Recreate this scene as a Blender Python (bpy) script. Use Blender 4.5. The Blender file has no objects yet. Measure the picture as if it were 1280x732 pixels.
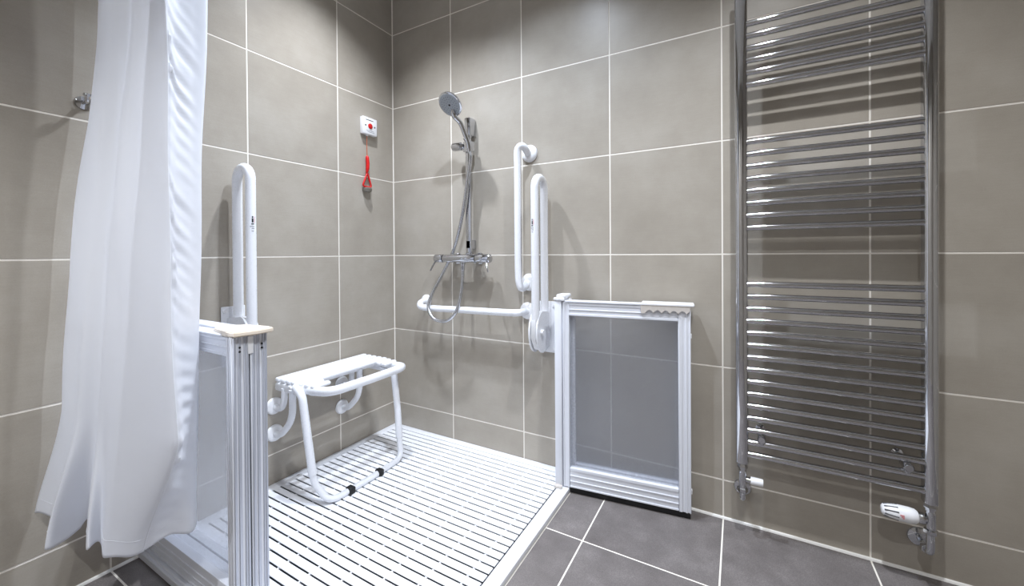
import bpy, bmesh, math, random
from mathutils import Vector, Matrix

# ------------------------------------------------------------------ camera
scn = bpy.context.scene
COL = scn.collection
cam_d = bpy.data.cameras.new('camera')
cam_d.sensor_fit = 'HORIZONTAL'
cam_d.sensor_width = 36.0
cam_d.lens = 14.08
cam_d.shift_x = -0.00196
cam_d.shift_y = -0.03686
cam_d.clip_start = 0.02
cam = bpy.data.objects.new('camera', cam_d)
COL.objects.link(cam)
R_ = Vector((0.8721168, 0.48924652, -0.00708032))
U_ = Vector((0.00312485, 0.00890098, 0.9999555))
F_ = Vector((-0.48928777, 0.87210012, -0.00623387))
M = Matrix((R_, U_, -F_)).transposed().to_4x4()
M.translation = Vector((1.85593, -1.79514, 1.06482))
cam.matrix_world = M
scn.camera = cam

# ------------------------------------------------------------------ world, exposure
w = bpy.data.worlds.new('world')
scn.world = w
w.use_nodes = True
w.node_tree.nodes['Background'].inputs[0].default_value = (0.75, 0.82, 1, 1)
w.node_tree.nodes['Background'].inputs[1].default_value = 0.05
vs = scn.view_settings
vs.view_transform = 'Standard'
vs.look = 'None'
vs.gamma = 1.0
vs.use_curve_mapping = False
vs.exposure = 0.13

CEIL = 2.70
# downlights, the last two added as fill: x, y, watts, cone degrees, edge softness, colour; all aimed straight down
DOWNLIGHTS = [
    (0.46, -0.60, 108, 112, 0.9, (0.93, 0.985, 1.08), 'white recessed downlight above the shower tray, nearest the corner'),
    (1.08, -0.72, 100, 124, 0.8, (0.88, 0.985, 1.15), 'white recessed downlight above the edge of the shower tray'),
    (2.00, -0.95, 118, 124, 0.8, (0.96, 0.985, 1.03), 'white recessed downlight in front of the chrome towel radiator'),
    (0.72, -2.45, 150, 106, 0.7, (0.95, 0.985, 1.04), 'added unseen fill downlight behind the camera, left one of two'),  # added fill lamp, placed to brighten the front of the curtain
    (1.95, -2.15, 70, 130, 0.6, (0.96, 0.985, 1.02), 'added unseen fill downlight behind the camera, right one of two'),  # added weak fill from the camera side
]

# ------------------------------------------------------------------ room extents (metres)
RX, RY = 3.20, -2.90          # right wall x, front wall y
T = 0.45                      # square tile module
XJ = [0.0] + [0.449 + T * k for k in range(7)] + [RX]      # vertical joints along the back wall
YJ = [0.0] + [0.39 + T * k for k in range(6)] + [-RY]      # vertical joints along the left wall (distance)
ZJ = [0.0] + [0.154 + T * k for k in range(6)] + [CEIL]    # courses

# ------------------------------------------------------------------ material helpers
def new_mat(name):
    m = bpy.data.materials.new(name)
    m.use_nodes = True
    nt = m.node_tree
    b = nt.nodes['Principled BSDF']
    return m, nt, b

def srgb(r, g, b):
    f = lambda c: (c / 255 / 12.92) if c / 255 <= 0.04045 else ((c / 255 + 0.055) / 1.055) ** 2.4
    return (f(r), f(g), f(b), 1)

def plain(name, col, rough=0.4, metal=0.0, spec=0.5, bump=0.0, bscale=200, coat=0.0):
    m, nt, b = new_mat(name)
    b.inputs['Base Color'].default_value = col
    b.inputs['Roughness'].default_value = rough
    b.inputs['Metallic'].default_value = metal
    b.inputs['Specular IOR Level'].default_value = spec
    b.inputs['Coat Weight'].default_value = coat
    tc = nt.nodes.new('ShaderNodeTexCoord')
    n = nt.nodes.new('ShaderNodeTexNoise')
    n.inputs['Scale'].default_value = bscale
    nt.links.new(tc.outputs['Object'], n.inputs['Vector'])
    if bump > 0:
        bp = nt.nodes.new('ShaderNodeBump')
        bp.inputs['Strength'].default_value = bump
        bp.inputs['Distance'].default_value = 0.001
        nt.links.new(n.outputs['Fac'], bp.inputs['Height'])
        nt.links.new(bp.outputs['Normal'], b.inputs['Normal'])
    mr = nt.nodes.new('ShaderNodeMapRange')
    mr.inputs['To Min'].default_value = max(0.0, rough - 0.03)
    mr.inputs['To Max'].default_value = rough + 0.03
    nt.links.new(n.outputs['Fac'], mr.inputs['Value'])
    nt.links.new(mr.outputs['Result'], b.inputs['Roughness'])
    return m

def tile_mat(name, c_dark, c_mid, c_light, rough, fine=260, fine_amt=0.35, spec=0.4, blotch=1.0):
    m, nt, b = new_mat(name)
    L = nt.links.new
    tc = nt.nodes.new('ShaderNodeTexCoord')
    geo = nt.nodes.new('ShaderNodeNewGeometry')
    oi = nt.nodes.new('ShaderNodeObjectInfo')
    add = nt.nodes.new('ShaderNodeVectorMath'); add.operation = 'MULTIPLY_ADD'
    cmb = nt.nodes.new('ShaderNodeCombineXYZ')
    L(oi.outputs['Random'], cmb.inputs[0]); L(oi.outputs['Random'], cmb.inputs[2])
    L(cmb.outputs[0], add.inputs[0]); add.inputs[1].default_value = (37, 11, 53)
    L(geo.outputs['Position'], add.inputs[2])
    n1 = nt.nodes.new('ShaderNodeTexNoise'); n1.inputs['Scale'].default_value = 3.0
    n1.inputs['Detail'].default_value = 6; n1.inputs['Roughness'].default_value = 0.62
    L(add.outputs[0], n1.inputs['Vector'])
    n2 = nt.nodes.new('ShaderNodeTexNoise'); n2.inputs['Scale'].default_value = fine
    n2.inputs['Detail'].default_value = 3
    L(add.outputs[0], n2.inputs['Vector'])
    # woven linen-like streaks, stretched horizontally
    mp = nt.nodes.new('ShaderNodeMapping'); mp.inputs['Scale'].default_value = (14, 14, 220)
    L(add.outputs[0], mp.inputs['Vector'])
    n3 = nt.nodes.new('ShaderNodeTexNoise'); n3.inputs['Scale'].default_value = 1.0
    n3.inputs['Detail'].default_value = 4
    L(mp.outputs[0], n3.inputs['Vector'])
    mix1 = nt.nodes.new('ShaderNodeMath'); mix1.operation = 'MULTIPLY_ADD'
    L(n2.outputs['Fac'], mix1.inputs[0]); mix1.inputs[1].default_value = fine_amt
    bl = nt.nodes.new('ShaderNodeMath'); bl.operation = 'MULTIPLY_ADD'
    L(n1.outputs['Fac'], bl.inputs[0]); bl.inputs[1].default_value = blotch; bl.inputs[2].default_value = 0.5 * (1 - blotch)
    L(bl.outputs[0], mix1.inputs[2])
    mix2 = nt.nodes.new('ShaderNodeMath'); mix2.operation = 'MULTIPLY_ADD'
    L(n3.outputs['Fac'], mix2.inputs[0]); mix2.inputs[1].default_value = fine_amt * 0.6
    L(mix1.outputs[0], mix2.inputs[2])
    cr = nt.nodes.new('ShaderNodeValToRGB')
    e = cr.color_ramp.elements
    off = fine_amt * 0.8
    e[0].position = 0.36; e[0].color = c_dark
    e[1].position = 0.64; e[1].color = c_light
    k = e.new(0.5); k.color = c_mid
    nrm = nt.nodes.new('ShaderNodeMath'); nrm.operation = 'MULTIPLY'
    L(mix2.outputs[0], nrm.inputs[0]); nrm.inputs[1].default_value = 1.0 / (1 + fine_amt * 1.6)
    L(nrm.outputs[0], cr.inputs['Fac'])
    # a slight shade difference tile by tile
    hsv = nt.nodes.new('ShaderNodeHueSaturation')
    mr = nt.nodes.new('ShaderNodeMapRange')
    mr.inputs['To Min'].default_value = 0.965; mr.inputs['To Max'].default_value = 1.035
    L(oi.outputs['Random'], mr.inputs['Value']); L(mr.outputs[0], hsv.inputs['Value'])
    L(cr.outputs['Color'], hsv.inputs['Color'])
    L(hsv.outputs['Color'], b.inputs['Base Color'])
    b.inputs['Roughness'].default_value = rough
    b.inputs['Specular IOR Level'].default_value = spec
    bp = nt.nodes.new('ShaderNodeBump'); bp.inputs['Strength'].default_value = 0.12
    bp.inputs['Distance'].default_value = 0.0008
    L(n2.outputs['Fac'], bp.inputs['Height']); L(bp.outputs['Normal'], b.inputs['Normal'])
    return m

def glass_mat(name):
    """obscure pebbled acrylic sheet: part clear, part scattering, with a bumpy gloss"""
    m, nt, b = new_mat(name)
    L = nt.links.new
    nt.nodes.remove(b)
    out = nt.nodes['Material Output']
    tc = nt.nodes.new('ShaderNodeTexCoord')
    v = nt.nodes.new('ShaderNodeTexVoronoi'); v.inputs['Scale'].default_value = 190
    v.feature = 'SMOOTH_F1'
    L(tc.outputs['Object'], v.inputs['Vector'])
    n = nt.nodes.new('ShaderNodeTexNoise'); n.inputs['Scale'].default_value = 120
    L(tc.outputs['Object'], n.inputs['Vector'])
    ad = nt.nodes.new('ShaderNodeMath'); ad.operation = 'ADD'
    L(v.outputs['Distance'], ad.inputs[0]); L(n.outputs['Fac'], ad.inputs[1])
    bp = nt.nodes.new('ShaderNodeBump'); bp.inputs['Strength'].default_value = 0.8
    bp.inputs['Distance'].default_value = 0.002
    L(ad.outputs[0], bp.inputs['Height'])
    clear = nt.nodes.new('ShaderNodeBsdfTransparent'); clear.inputs[0].default_value = (0.95, 0.96, 0.98, 1)
    refr = nt.nodes.new('ShaderNodeBsdfRefraction'); refr.inputs['Roughness'].default_value = 0.25
    refr.inputs['IOR'].default_value = 1.12
    L(bp.outputs['Normal'], refr.inputs['Normal'])
    scat = nt.nodes.new('ShaderNodeBsdfTranslucent'); scat.inputs['Color'].default_value = (0.95, 0.955, 0.97, 1)
    dif = nt.nodes.new('ShaderNodeBsdfDiffuse'); dif.inputs['Color'].default_value = (0.90, 0.92, 0.96, 1)
    glo = nt.nodes.new('ShaderNodeBsdfGlossy'); glo.inputs['Roughness'].default_value = 0.12
    L(bp.outputs['Normal'], glo.inputs['Normal'])
    def mix(fac, a, c):
        x = nt.nodes.new('ShaderNodeMixShader')
        if isinstance(fac, float): x.inputs[0].default_value = fac
        else: L(fac, x.inputs[0])
        L(a, x.inputs[1]); L(c, x.inputs[2]); return x.outputs[0]
    a = mix(0.08, clear.outputs[0], refr.outputs[0])
    c = mix(0.12, scat.outputs[0], dif.outputs[0])
    mr = nt.nodes.new('ShaderNodeMapRange')
    mr.inputs['From Min'].default_value = 0.4; mr.inputs['From Max'].default_value = 1.2
    mr.inputs['To Min'].default_value = 0.10; mr.inputs['To Max'].default_value = 0.235
    L(ad.outputs[0], mr.inputs['Value'])
    d = mix(mr.outputs[0], a, c)
    e = mix(0.05, d, glo.outputs[0])
    L(e, out.inputs['Surface'])
    return m

def cloth_mat(name):
    m, nt, b = new_mat(name)
    L = nt.links.new
    tc = nt.nodes.new('ShaderNodeTexCoord')
    n = nt.nodes.new('ShaderNodeTexNoise'); n.inputs['Scale'].default_value = 9; n.inputs['Detail'].default_value = 4
    mp = nt.nodes.new('ShaderNodeMapping'); mp.inputs['Scale'].default_value = (1, 1, 2.2)
    L(tc.outputs['Object'], mp.inputs['Vector']); L(mp.outputs[0], n.inputs['Vector'])
    bp = nt.nodes.new('ShaderNodeBump'); bp.inputs['Strength'].default_value = 0.25
    bp.inputs['Distance'].default_value = 0.006
    L(n.outputs['Fac'], bp.inputs['Height'])
    b.inputs['Base Color'].default_value = (0.92, 0.935, 0.97, 1)
    b.inputs['Roughness'].default_value = 0.5
    b.inputs['Specular IOR Level'].default_value = 0.25
    b.inputs['Sheen Weight'].default_value = 0.15
    L(bp.outputs['Normal'], b.inputs['Normal'])
    tr = nt.nodes.new('ShaderNodeBsdfTranslucent'); tr.inputs['Color'].default_value = (0.93, 0.94, 0.975, 1)
    mx = nt.nodes.new('ShaderNodeMixShader'); mx.inputs[0].default_value = 0.5
    out = nt.nodes['Material Output']
    L(b.outputs[0], mx.inputs[1]); L(tr.outputs[0], mx.inputs[2]); L(mx.outputs[0], out.inputs['Surface'])
    return m

def chrome_mat(name, col=(0.58, 0.59, 0.62, 1), rough=0.06):
    m, nt, b = new_mat(name)
    b.inputs['Base Color'].default_value = col
    b.inputs['Roughness'].default_value = rough
    b.inputs['Metallic'].default_value = 1.0
    return m

def unseen_wall_mat(name):
    m, nt, b = new_mat(name)
    L = nt.links.new
    tc = nt.nodes.new('ShaderNodeTexCoord')
    sep = nt.nodes.new('ShaderNodeSeparateXYZ'); L(tc.outputs['Object'], sep.inputs[0])
    ad = nt.nodes.new('ShaderNodeMath'); ad.operation = 'ADD'
    L(sep.outputs[0], ad.inputs[0]); L(sep.outputs[1], ad.inputs[1])
    cm = nt.nodes.new('ShaderNodeCombineXYZ'); L(ad.outputs[0], cm.inputs[0]); L(sep.outputs[2], cm.inputs[1])
    br = nt.nodes.new('ShaderNodeTexBrick')
    br.offset = 0.0; br.squash = 1.0
    br.inputs['Scale'].default_value = 1.0
    br.inputs['Brick Width'].default_value = 0.45; br.inputs['Row Height'].default_value = 0.45
    br.inputs['Mortar Size'].default_value = 0.0025
    br.inputs['Color1'].default_value = srgb(173, 167, 158); br.inputs['Color2'].default_value = srgb(168, 162, 153)
    br.inputs['Mortar'].default_value = srgb(214, 208, 196)
    L(cm.outputs[0], br.inputs['Vector']); L(br.outputs['Color'], b.inputs['Base Color'])
    b.inputs['Roughness'].default_value = 0.45
    return m

MAT = dict(
    wall_tile=tile_mat('taupe_wall_tile', srgb(159, 152, 141), srgb(168, 161, 150), srgb(177, 171, 161), 0.34, fine=320, fine_amt=0.22),
    floor_tile=tile_mat('charcoal_floor_tile', srgb(92, 87, 86), srgb(113, 108, 107), srgb(142, 137, 136), 0.5, fine=420, fine_amt=0.9, spec=0.35, blotch=0.35),
    grout=plain('cream_grout', srgb(238, 233, 224), 0.8, bump=0.2, bscale=500),
    sealant=plain('white_sealant', srgb(244, 243, 240), 0.35),
    ceiling=plain('ceiling_paint', srgb(240, 240, 238), 0.8, bump=0.1, bscale=300),
    unseen=unseen_wall_mat('taupe_wall_tiling'),
    white=plain('white_powder_coat', srgb(236, 238, 243), 0.28, spec=0.5),
    plastic=plain('white_plastic', srgb(238, 239, 242), 0.32),
    alu=plain('white_aluminium_profile', srgb(226, 229, 237), 0.33),
    alu_end=plain('silver_profile_end', srgb(188, 192, 204), 0.35, metal=0.35),
    tray=plain('white_tray_acrylic', srgb(240, 242, 247), 0.3, bump=0.15, bscale=600),
    tray_gap=plain('dark_drain_void', srgb(92, 94, 101), 0.6),
    cream=plain('cream_plastic', srgb(236, 224, 208), 0.4),
    frost=plain('beige_translucent_plastic', srgb(206, 200, 194), 0.35),
    chrome=chrome_mat('chrome'),
    chrome_bar=chrome_mat('chrome_bar', (0.60, 0.61, 0.64, 1), 0.055),
    chrome_hose=plain('ribbed_chrome_hose', (0.60, 0.61, 0.64, 1), 0.18, 1.0, bump=0.5, bscale=900),
    spray=plain('grey_spray_face', srgb(166, 173, 182), 0.35, 0.2),
    black=plain('black_rubber', srgb(22, 22, 24), 0.6),
    dark=plain('dark_plastic', srgb(70, 72, 76), 0.5),
    red=plain('red_plastic', srgb(205, 22, 22), 0.4),
    redcord=plain('orange_red_cord', srgb(190, 110, 84), 0.6),
    pinkprint=plain('pink_print', srgb(214, 150, 152), 0.5),
    greyprint=plain('grey_print', srgb(150, 152, 158), 0.5),
    glass=glass_mat('obscure_acrylic_sheet'),
    cloth=cloth_mat('white_curtain_cloth'),
    brass=plain('pale_metal', srgb(150, 146, 138), 0.35, 0.7),
)
lamp_m, lamp_nt, lamp_b = new_mat('lamp_lens')
lamp_b.inputs['Base Color'].default_value = (0.9, 0.9, 0.88, 1)
lamp_b.inputs['Emission Color'].default_value = (0.97, 0.99, 1, 1)
lamp_b.inputs['Emission Strength'].default_value = 6
MAT['lamp'] = lamp_m

# ------------------------------------------------------------------ geometry helpers (world coordinates)
def box(bm, x0, x1, y0, y1, z0, z1, bev=0.0, seg=2, mtx=None):
    g = bmesh.ops.create_cube(bm, size=1.0)
    vs_ = g['verts']
    for v in vs_:
        v.co = Vector((x0 + (v.co.x + .5) * (x1 - x0), y0 + (v.co.y + .5) * (y1 - y0), z0 + (v.co.z + .5) * (z1 - z0)))
    if bev > 0:
        es = list({e for v in vs_ for e in v.link_edges})
        r = bmesh.ops.bevel(bm, geom=es, offset=bev, segments=seg, affect='EDGES', profile=0.5)
        vs_ = list({v for f in r['faces'] for v in f.verts} | {v for v in vs_ if v.is_valid})
    if mtx is not None:
        for v in vs_:
            v.co = mtx @ v.co
    return bm

def Box(*a, **k):
    return box(bmesh.new(), *a, **k)

def smooth_path(pts, n=8):
    P = [Vector(p) for p in pts]
    out = []
    for i in range(len(P) - 1):
        p0 = P[i - 1] if i > 0 else P[0] * 2 - P[1]
        p1, p2 = P[i], P[i + 1]
        p3 = P[i + 2] if i + 2 < len(P) else P[-1] * 2 - P[-2]
        d1 = max((p1 - p0).length, 1e-6) ** .5; d2 = max((p2 - p1).length, 1e-6) ** .5; d3 = max((p3 - p2).length, 1e-6) ** .5
        m1 = (p2 - p1) + d2 * ((p1 - p0) / d1 - (p2 - p0) / (d1 + d2))
        m2 = (p2 - p1) + d2 * ((p3 - p2) / d3 - (p3 - p1) / (d2 + d3))
        for k in range(n):
            t = k / n
            out.append((2 * t**3 - 3 * t**2 + 1) * p1 + (t**3 - 2 * t**2 + t) * m1 + (-2 * t**3 + 3 * t**2) * p2 + (t**3 - t**2) * m2)
    out.append(P[-1])
    return out

def fillet(pts, rad, n=7):
    """polyline with rounded corners"""
    P = [Vector(p) for p in pts]
    out = [P[0]]
    for i in range(1, len(P) - 1):
        a = (P[i - 1] - P[i]); b = (P[i + 1] - P[i])
        r = rad[i - 1] if isinstance(rad, (list, tuple)) else rad
        an = a.normalized(); bn = b.normalized()
        ang = an.angle(bn)
        d = min(r / math.tan(ang / 2), a.length * .499, b.length * .499)
        s, e = P[i] + an * d, P[i] + bn * d
        for k in range(n + 1):
            t = k / n
            out.append((1 - t)**2 * s + 2 * t * (1 - t) * P[i] + t * t * e)
    out.append(P[-1])
    return out

def tube(bm, path, r, seg=14, cap=True):
    P = [Vector(p) for p in path]
    rr = r if isinstance(r, (list, tuple)) else [r] * len(P)
    tan = []
    for i in range(len(P)):
        a = P[max(0, i - 1)]; b = P[min(len(P) - 1, i + 1)]
        tan.append((b - a).normalized())
    up = Vector((0, 0, 1)) if abs(tan[0].z) < .9 else Vector((1, 0, 0))
    nrm = (up - tan[0] * up.dot(tan[0])).normalized()
    rings = []
    for i, p in enumerate(P):
        nrm = (nrm - tan[i] * nrm.dot(tan[i])).normalized()
        bn = tan[i].cross(nrm)
        rings.append([bm.verts.new(p + (nrm * math.cos(2 * math.pi * k / seg) + bn * math.sin(2 * math.pi * k / seg)) * rr[i]) for k in range(seg)])
    for a, b in zip(rings, rings[1:]):
        for k in range(seg):
            bm.faces.new((a[k], a[(k + 1) % seg], b[(k + 1) % seg], b[k]))
    if cap:
        bm.faces.new(list(reversed(rings[0]))); bm.faces.new(rings[-1])
    return bm

def Tube(*a, **k):
    return tube(bmesh.new(), *a, **k)

def lathe(bm, prof, org, axis, seg=28):
    """prof: list of (radius, height along axis); closed at both ends"""
    ax = Vector(axis).normalized(); org = Vector(org)
    up = Vector((0, 0, 1)) if abs(ax.z) < .9 else Vector((1, 0, 0))
    n = (up - ax * up.dot(ax)).normalized(); b = ax.cross(n)
    rings = []
    for r, h in prof:
        if r < 1e-5:
            rings.append([bm.verts.new(org + ax * h)])
        else:
            rings.append([bm.verts.new(org + ax * h + (n * math.cos(2 * math.pi * k / seg) + b * math.sin(2 * math.pi * k / seg)) * r) for k in range(seg)])
    for A, B in zip(rings, rings[1:]):
        if len(A) == 1 and len(B) == 1: continue
        for k in range(seg):
            k2 = (k + 1) % seg
            if len(A) == 1: bm.faces.new((A[0], B[k2], B[k]))
            elif len(B) == 1: bm.faces.new((A[k], A[k2], B[0]))
            else: bm.faces.new((A[k], A[k2], B[k2], B[k]))
    if len(rings[0]) > 1: bm.faces.new(list(reversed(rings[0])))
    if len(rings[-1]) > 1: bm.faces.new(rings[-1])
    return bm

def Lathe(*a, **k):
    return lathe(bmesh.new(), *a, **k)

def prism(bm, poly, frm, to_vec, mtx=None):
    """poly: list of 3D points (planar), extruded by to_vec"""
    tv = Vector(to_vec)
    a = [bm.verts.new(Vector(p)) for p in poly]
    b = [bm.verts.new(Vector(p) + tv) for p in poly]
    n = len(a)
    bm.faces.new(a); bm.faces.new(list(reversed(b)))
    for k in range(n):
        bm.faces.new((a[k], b[k], b[(k + 1) % n], a[(k + 1) % n]))
    return bm

def set_smooth(me, ang=40):
    me.polygons.foreach_set('use_smooth', [True] * len(me.polygons))
    try:
        me.set_sharp_from_angle(angle=math.radians(ang))
    except Exception:
        pass

BASE = {}
def obj(name, bm, mat, parent=None, smooth=True, base=None, label=None):
    if parent is not None:
        b = BASE[parent.name]
    else:
        b = Vector(base) if base is not None else Vector((0, 0, 0))
    bmesh.ops.recalc_face_normals(bm, faces=bm.faces)
    bmesh.ops.translate(bm, verts=bm.verts, vec=-b)
    me = bpy.data.meshes.new(name)
    bm.to_mesh(me); bm.free()
    if smooth: set_smooth(me)
    me.materials.append(MAT[mat] if isinstance(mat, str) else mat)
    o = bpy.data.objects.new(name, me)
    COL.objects.link(o)
    if parent is not None:
        o.parent = parent
    else:
        o.location = b
    BASE[o.name] = b
    if label: o['label'] = label
    return o

def thing(name, label, cat, loc, group=None):
    o = bpy.data.objects.new(name, None)
    o.empty_display_size = 0.05
    COL.objects.link(o)
    o.location = loc
    o['label'] = label; o['category'] = cat
    if group: o['group'] = group
    BASE[o.name] = Vector(loc)
    return o

def tag(o, label, cat, group=None):
    o['label'] = label; o['category'] = cat
    if group: o['group'] = group
    return o

def struct(name, bm, mat, label, cat, base=None):
    o = obj(name, bm, mat, None, False, base)
    o['kind'] = 'structure'; o['label'] = label; o['category'] = cat
    return o

# ------------------------------------------------------------------ structure
GAP = 0.0025      # half joint width
TILE_CACHE = {}
def tile_mesh(w, h, t, mat):
    key = (round(w, 4), round(h, 4), mat)
    if key not in TILE_CACHE:
        bm = bmesh.new()
        b = 0.0012
        pts = [(0, 0), (w, 0), (w, h), (0, h)]
        base = [bm.verts.new((x, y, -t)) for x, y in pts]
        mid = [bm.verts.new((x, y, -b)) for x, y in pts]
        top = [bm.verts.new((min(max(x, b), w - b), min(max(y, b), h - b), 0)) for x, y in pts]
        for A, B in ((base, mid), (mid, top)):
            for k in range(4):
                bm.faces.new((A[k], A[(k + 1) % 4], B[(k + 1) % 4], B[k]))
        bm.faces.new(top); bm.faces.new(list(reversed(base)))
        me = bpy.data.meshes.new('tile'); bm.to_mesh(me); bm.free()
        me.materials.append(MAT[mat])
        TILE_CACHE[key] = me
    return TILE_CACHE[key]

def lay_tile(w, h, origin, ax_u, ax_v, parent, mat, t=0.008):
    o = bpy.data.objects.new('tile', tile_mesh(w, h, t, mat))
    COL.objects.link(o)
    u = Vector(ax_u); v = Vector(ax_v); n = u.cross(v)
    m = Matrix((u, v, n)).transposed().to_4x4(); m.translation = Vector(origin)
    o.parent = parent
    o.matrix_local = m
    return o

REC = 0.0010      # grout recess behind the tile faces
wall_back = struct('wall_back', Box(-0.12, RX + .12, REC, 0.12, 0, CEIL), 'grout', 'back wall of square taupe tiles with pale grout behind shower and radiator', 'wall')
for i in range(len(XJ) - 1):
    for j in range(len(ZJ) - 1):
        ww, hh = XJ[i + 1] - XJ[i] - 2 * GAP, ZJ[j + 1] - ZJ[j] - 2 * GAP
        lay_tile(ww, hh, (XJ[i] + GAP, 0, ZJ[j] + GAP), (1, 0, 0), (0, 0, 1), wall_back, 'wall_tile')
wall_left = struct('wall_left', Box(-0.12, -REC, RY - .12, REC, 0, CEIL), 'grout', 'left wall of square taupe tiles with pale grout behind the curtain and seat', 'wall')
for i in range(len(YJ) - 1):
    for j in range(len(ZJ) - 1):
        ww, hh = YJ[i + 1] - YJ[i] - 2 * GAP, ZJ[j + 1] - ZJ[j] - 2 * GAP
        lay_tile(ww, hh, (0, -YJ[i + 1] + GAP, ZJ[j] + GAP), (0, 1, 0), (0, 0, 1), wall_left, 'wall_tile')
struct('wall_right', Box(RX, RX + .12, RY - .12, 0.0, 0, CEIL), 'unseen', 'right wall of square taupe tiles opposite the curtain', 'wall')
struct('wall_front', Box(-.12, RX + .12, RY - .12, RY, 0, CEIL), 'unseen', 'tiled wall behind the camera', 'wall')
struct('ceiling', Box(-.12, RX + .12, RY - .12, .12, CEIL, CEIL + .1), 'ceiling', 'plain white ceiling with recessed downlights', 'ceiling')

floor = struct('floor', Box(-.12, RX + .12, RY - .12, .12, -.12, -REC), 'grout', 'floor of dark charcoal tiles with pale grout lines', 'floor')
TRAY_X, TRAY_Y = 1.200, -1.203
def floor_tile(x0, x1, y0, y1):
    if x1 - x0 > .02 and y1 - y0 > .02:
        lay_tile(x1 - x0 - 2 * GAP, y1 - y0 - 2 * GAP, (x0 + GAP, y0 + GAP, 0), (1, 0, 0), (0, 1, 0), floor, 'floor_tile')
for i in range(len(XJ) - 1):
    for j in range(len(YJ) - 1):
        x0, x1, y0, y1 = XJ[i], XJ[i + 1], -YJ[j + 1], -YJ[j]
        if x1 <= TRAY_X and y0 >= TRAY_Y: continue
        if x0 >= TRAY_X or y1 <= TRAY_Y:
            floor_tile(x0, x1, y0, y1)
        elif x1 > TRAY_X and y0 >= TRAY_Y:
            floor_tile(TRAY_X, x1, y0, y1)
        elif x1 <= TRAY_X:
            floor_tile(x0, x1, y0, TRAY_Y)
        else:
            floor_tile(x0, x1, y0, TRAY_Y)
            floor_tile(TRAY_X, x1, TRAY_Y, y1)

# sealant beads where the walls meet the floor and in the corner
def bead(name, p0, p1, r, label):
    o = obj(name, Tube([p0, p1], r, 8), 'sealant'); o['kind'] = 'structure'; o['label'] = label; o['category'] = 'sealant'
    return o
bead('trim_1', (TRAY_X + .004, -.001, .001), (RX, -.001, .001), .0075, 'white sealant line where the back wall meets the dark floor')
bead('trim_2', (.001, TRAY_Y - .004, .001), (.001, RY, .001), .0075, 'white sealant line where the left wall meets the dark floor')
c_ = obj('trim_3', Tube([(.0005, -.0005, .03), (.0005, -.0005, CEIL - .001)], .004, 8), 'grout'); c_['kind'] = 'structure'; c_['label'] = 'pale vertical grout line in the tiled corner'; c_['category'] = 'grout'

# ------------------------------------------------------------------ ceiling downlights
for k, (lx, ly, watt, cone, soft, lcol, lab) in enumerate(DOWNLIGHTS):
    t = thing('downlight', lab, 'ceiling light', (lx, ly, CEIL), 'recessed ceiling downlights')
    obj('trim_ring', Lathe([(.030, -.004), (.034, -.008), (.044, -.006), (.046, 0.0), (.030, 0.0), (.030, -.004)], (lx, ly, CEIL), (0, 0, 1), 24), 'plastic', t)
    obj('lens', Lathe([(0, -.003), (.029, -.003), (.029, -.001), (0, -.001)], (lx, ly, CEIL), (0, 0, 1), 20), 'lamp', t)
    ld = bpy.data.lights.new('downlight_lamp', 'SPOT')
    ld.energy = watt; ld.color = lcol; ld.spot_size = math.radians(cone); ld.spot_blend = soft
    ld.shadow_soft_size = 0.028
    lo = bpy.data.objects.new('downlight_lamp', ld); COL.objects.link(lo)
    lo.parent = t; lo.location = (0, 0, -.012)

# ------------------------------------------------------------------ shower tray
tray = thing('shower_tray', 'flat white shower tray with dark slots between parallel slats', 'shower tray', (0.6, -0.6, 0))
TZ = 0.020
S0, SP, SW = -0.0465, 0.0349, 0.0064     # first slot centre, slot pitch, slot width
SL, SRt = 0.050, 1.143
NS = 31
obj('base', Box(.002, TRAY_X - .004, TRAY_Y + .002, -.002, -.002, .008), 'tray_gap', tray, False)
yl = S0 - SP * NS
bm = bmesh.new()
box(bm, .0015, SL, TRAY_Y, -.0015, .0, TZ, .002)
obj('rim', bm, 'tray', tray, label='flat white rim of the tray along the left wall')
obj('rim', Box(SL, SRt, S0 + SW / 2, -.0015, .0, TZ, .002), 'tray', tray, label='flat white rim of the tray along the back wall')
obj('rim', Box(SL, SRt, TRAY_Y, yl - SW / 2, .0, TZ, .002), 'tray', tray, label='flat white front rim of the tray')
obj('access_strip', Box(SRt + .005, TRAY_X, TRAY_Y, -.0015, .0, TZ + .003, .004), 'tray', tray, label='plain white threshold strip along the tray edge')
sl_me = None
for k in range(NS):
    yc = S0 - SP * (k + .5)
    if sl_me is None:
        o = obj('slat', Box(SL + .001, SRt - .001, -(SP - SW) / 2, (SP - SW) / 2, -.004, 0, .0012, 1), 'tray', tray)
        # mesh was shifted by the parent base; rebuild the offset through the location
        for v in o.data.vertices: v.co = v.co + BASE[tray.name]
        sl_me = o.data
    else:
        o = bpy.data.objects.new('slat', sl_me); COL.objects.link(o); o.parent = tray
    o.location = Vector((0, yc, TZ)) - BASE[tray.name]
for k in range(9):
    xr = SL + .11 + k * .115
    obj('cross_rib', Box(xr, xr + .007, yl, S0, .006, TZ - .0042), 'tray', tray, False)

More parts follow.
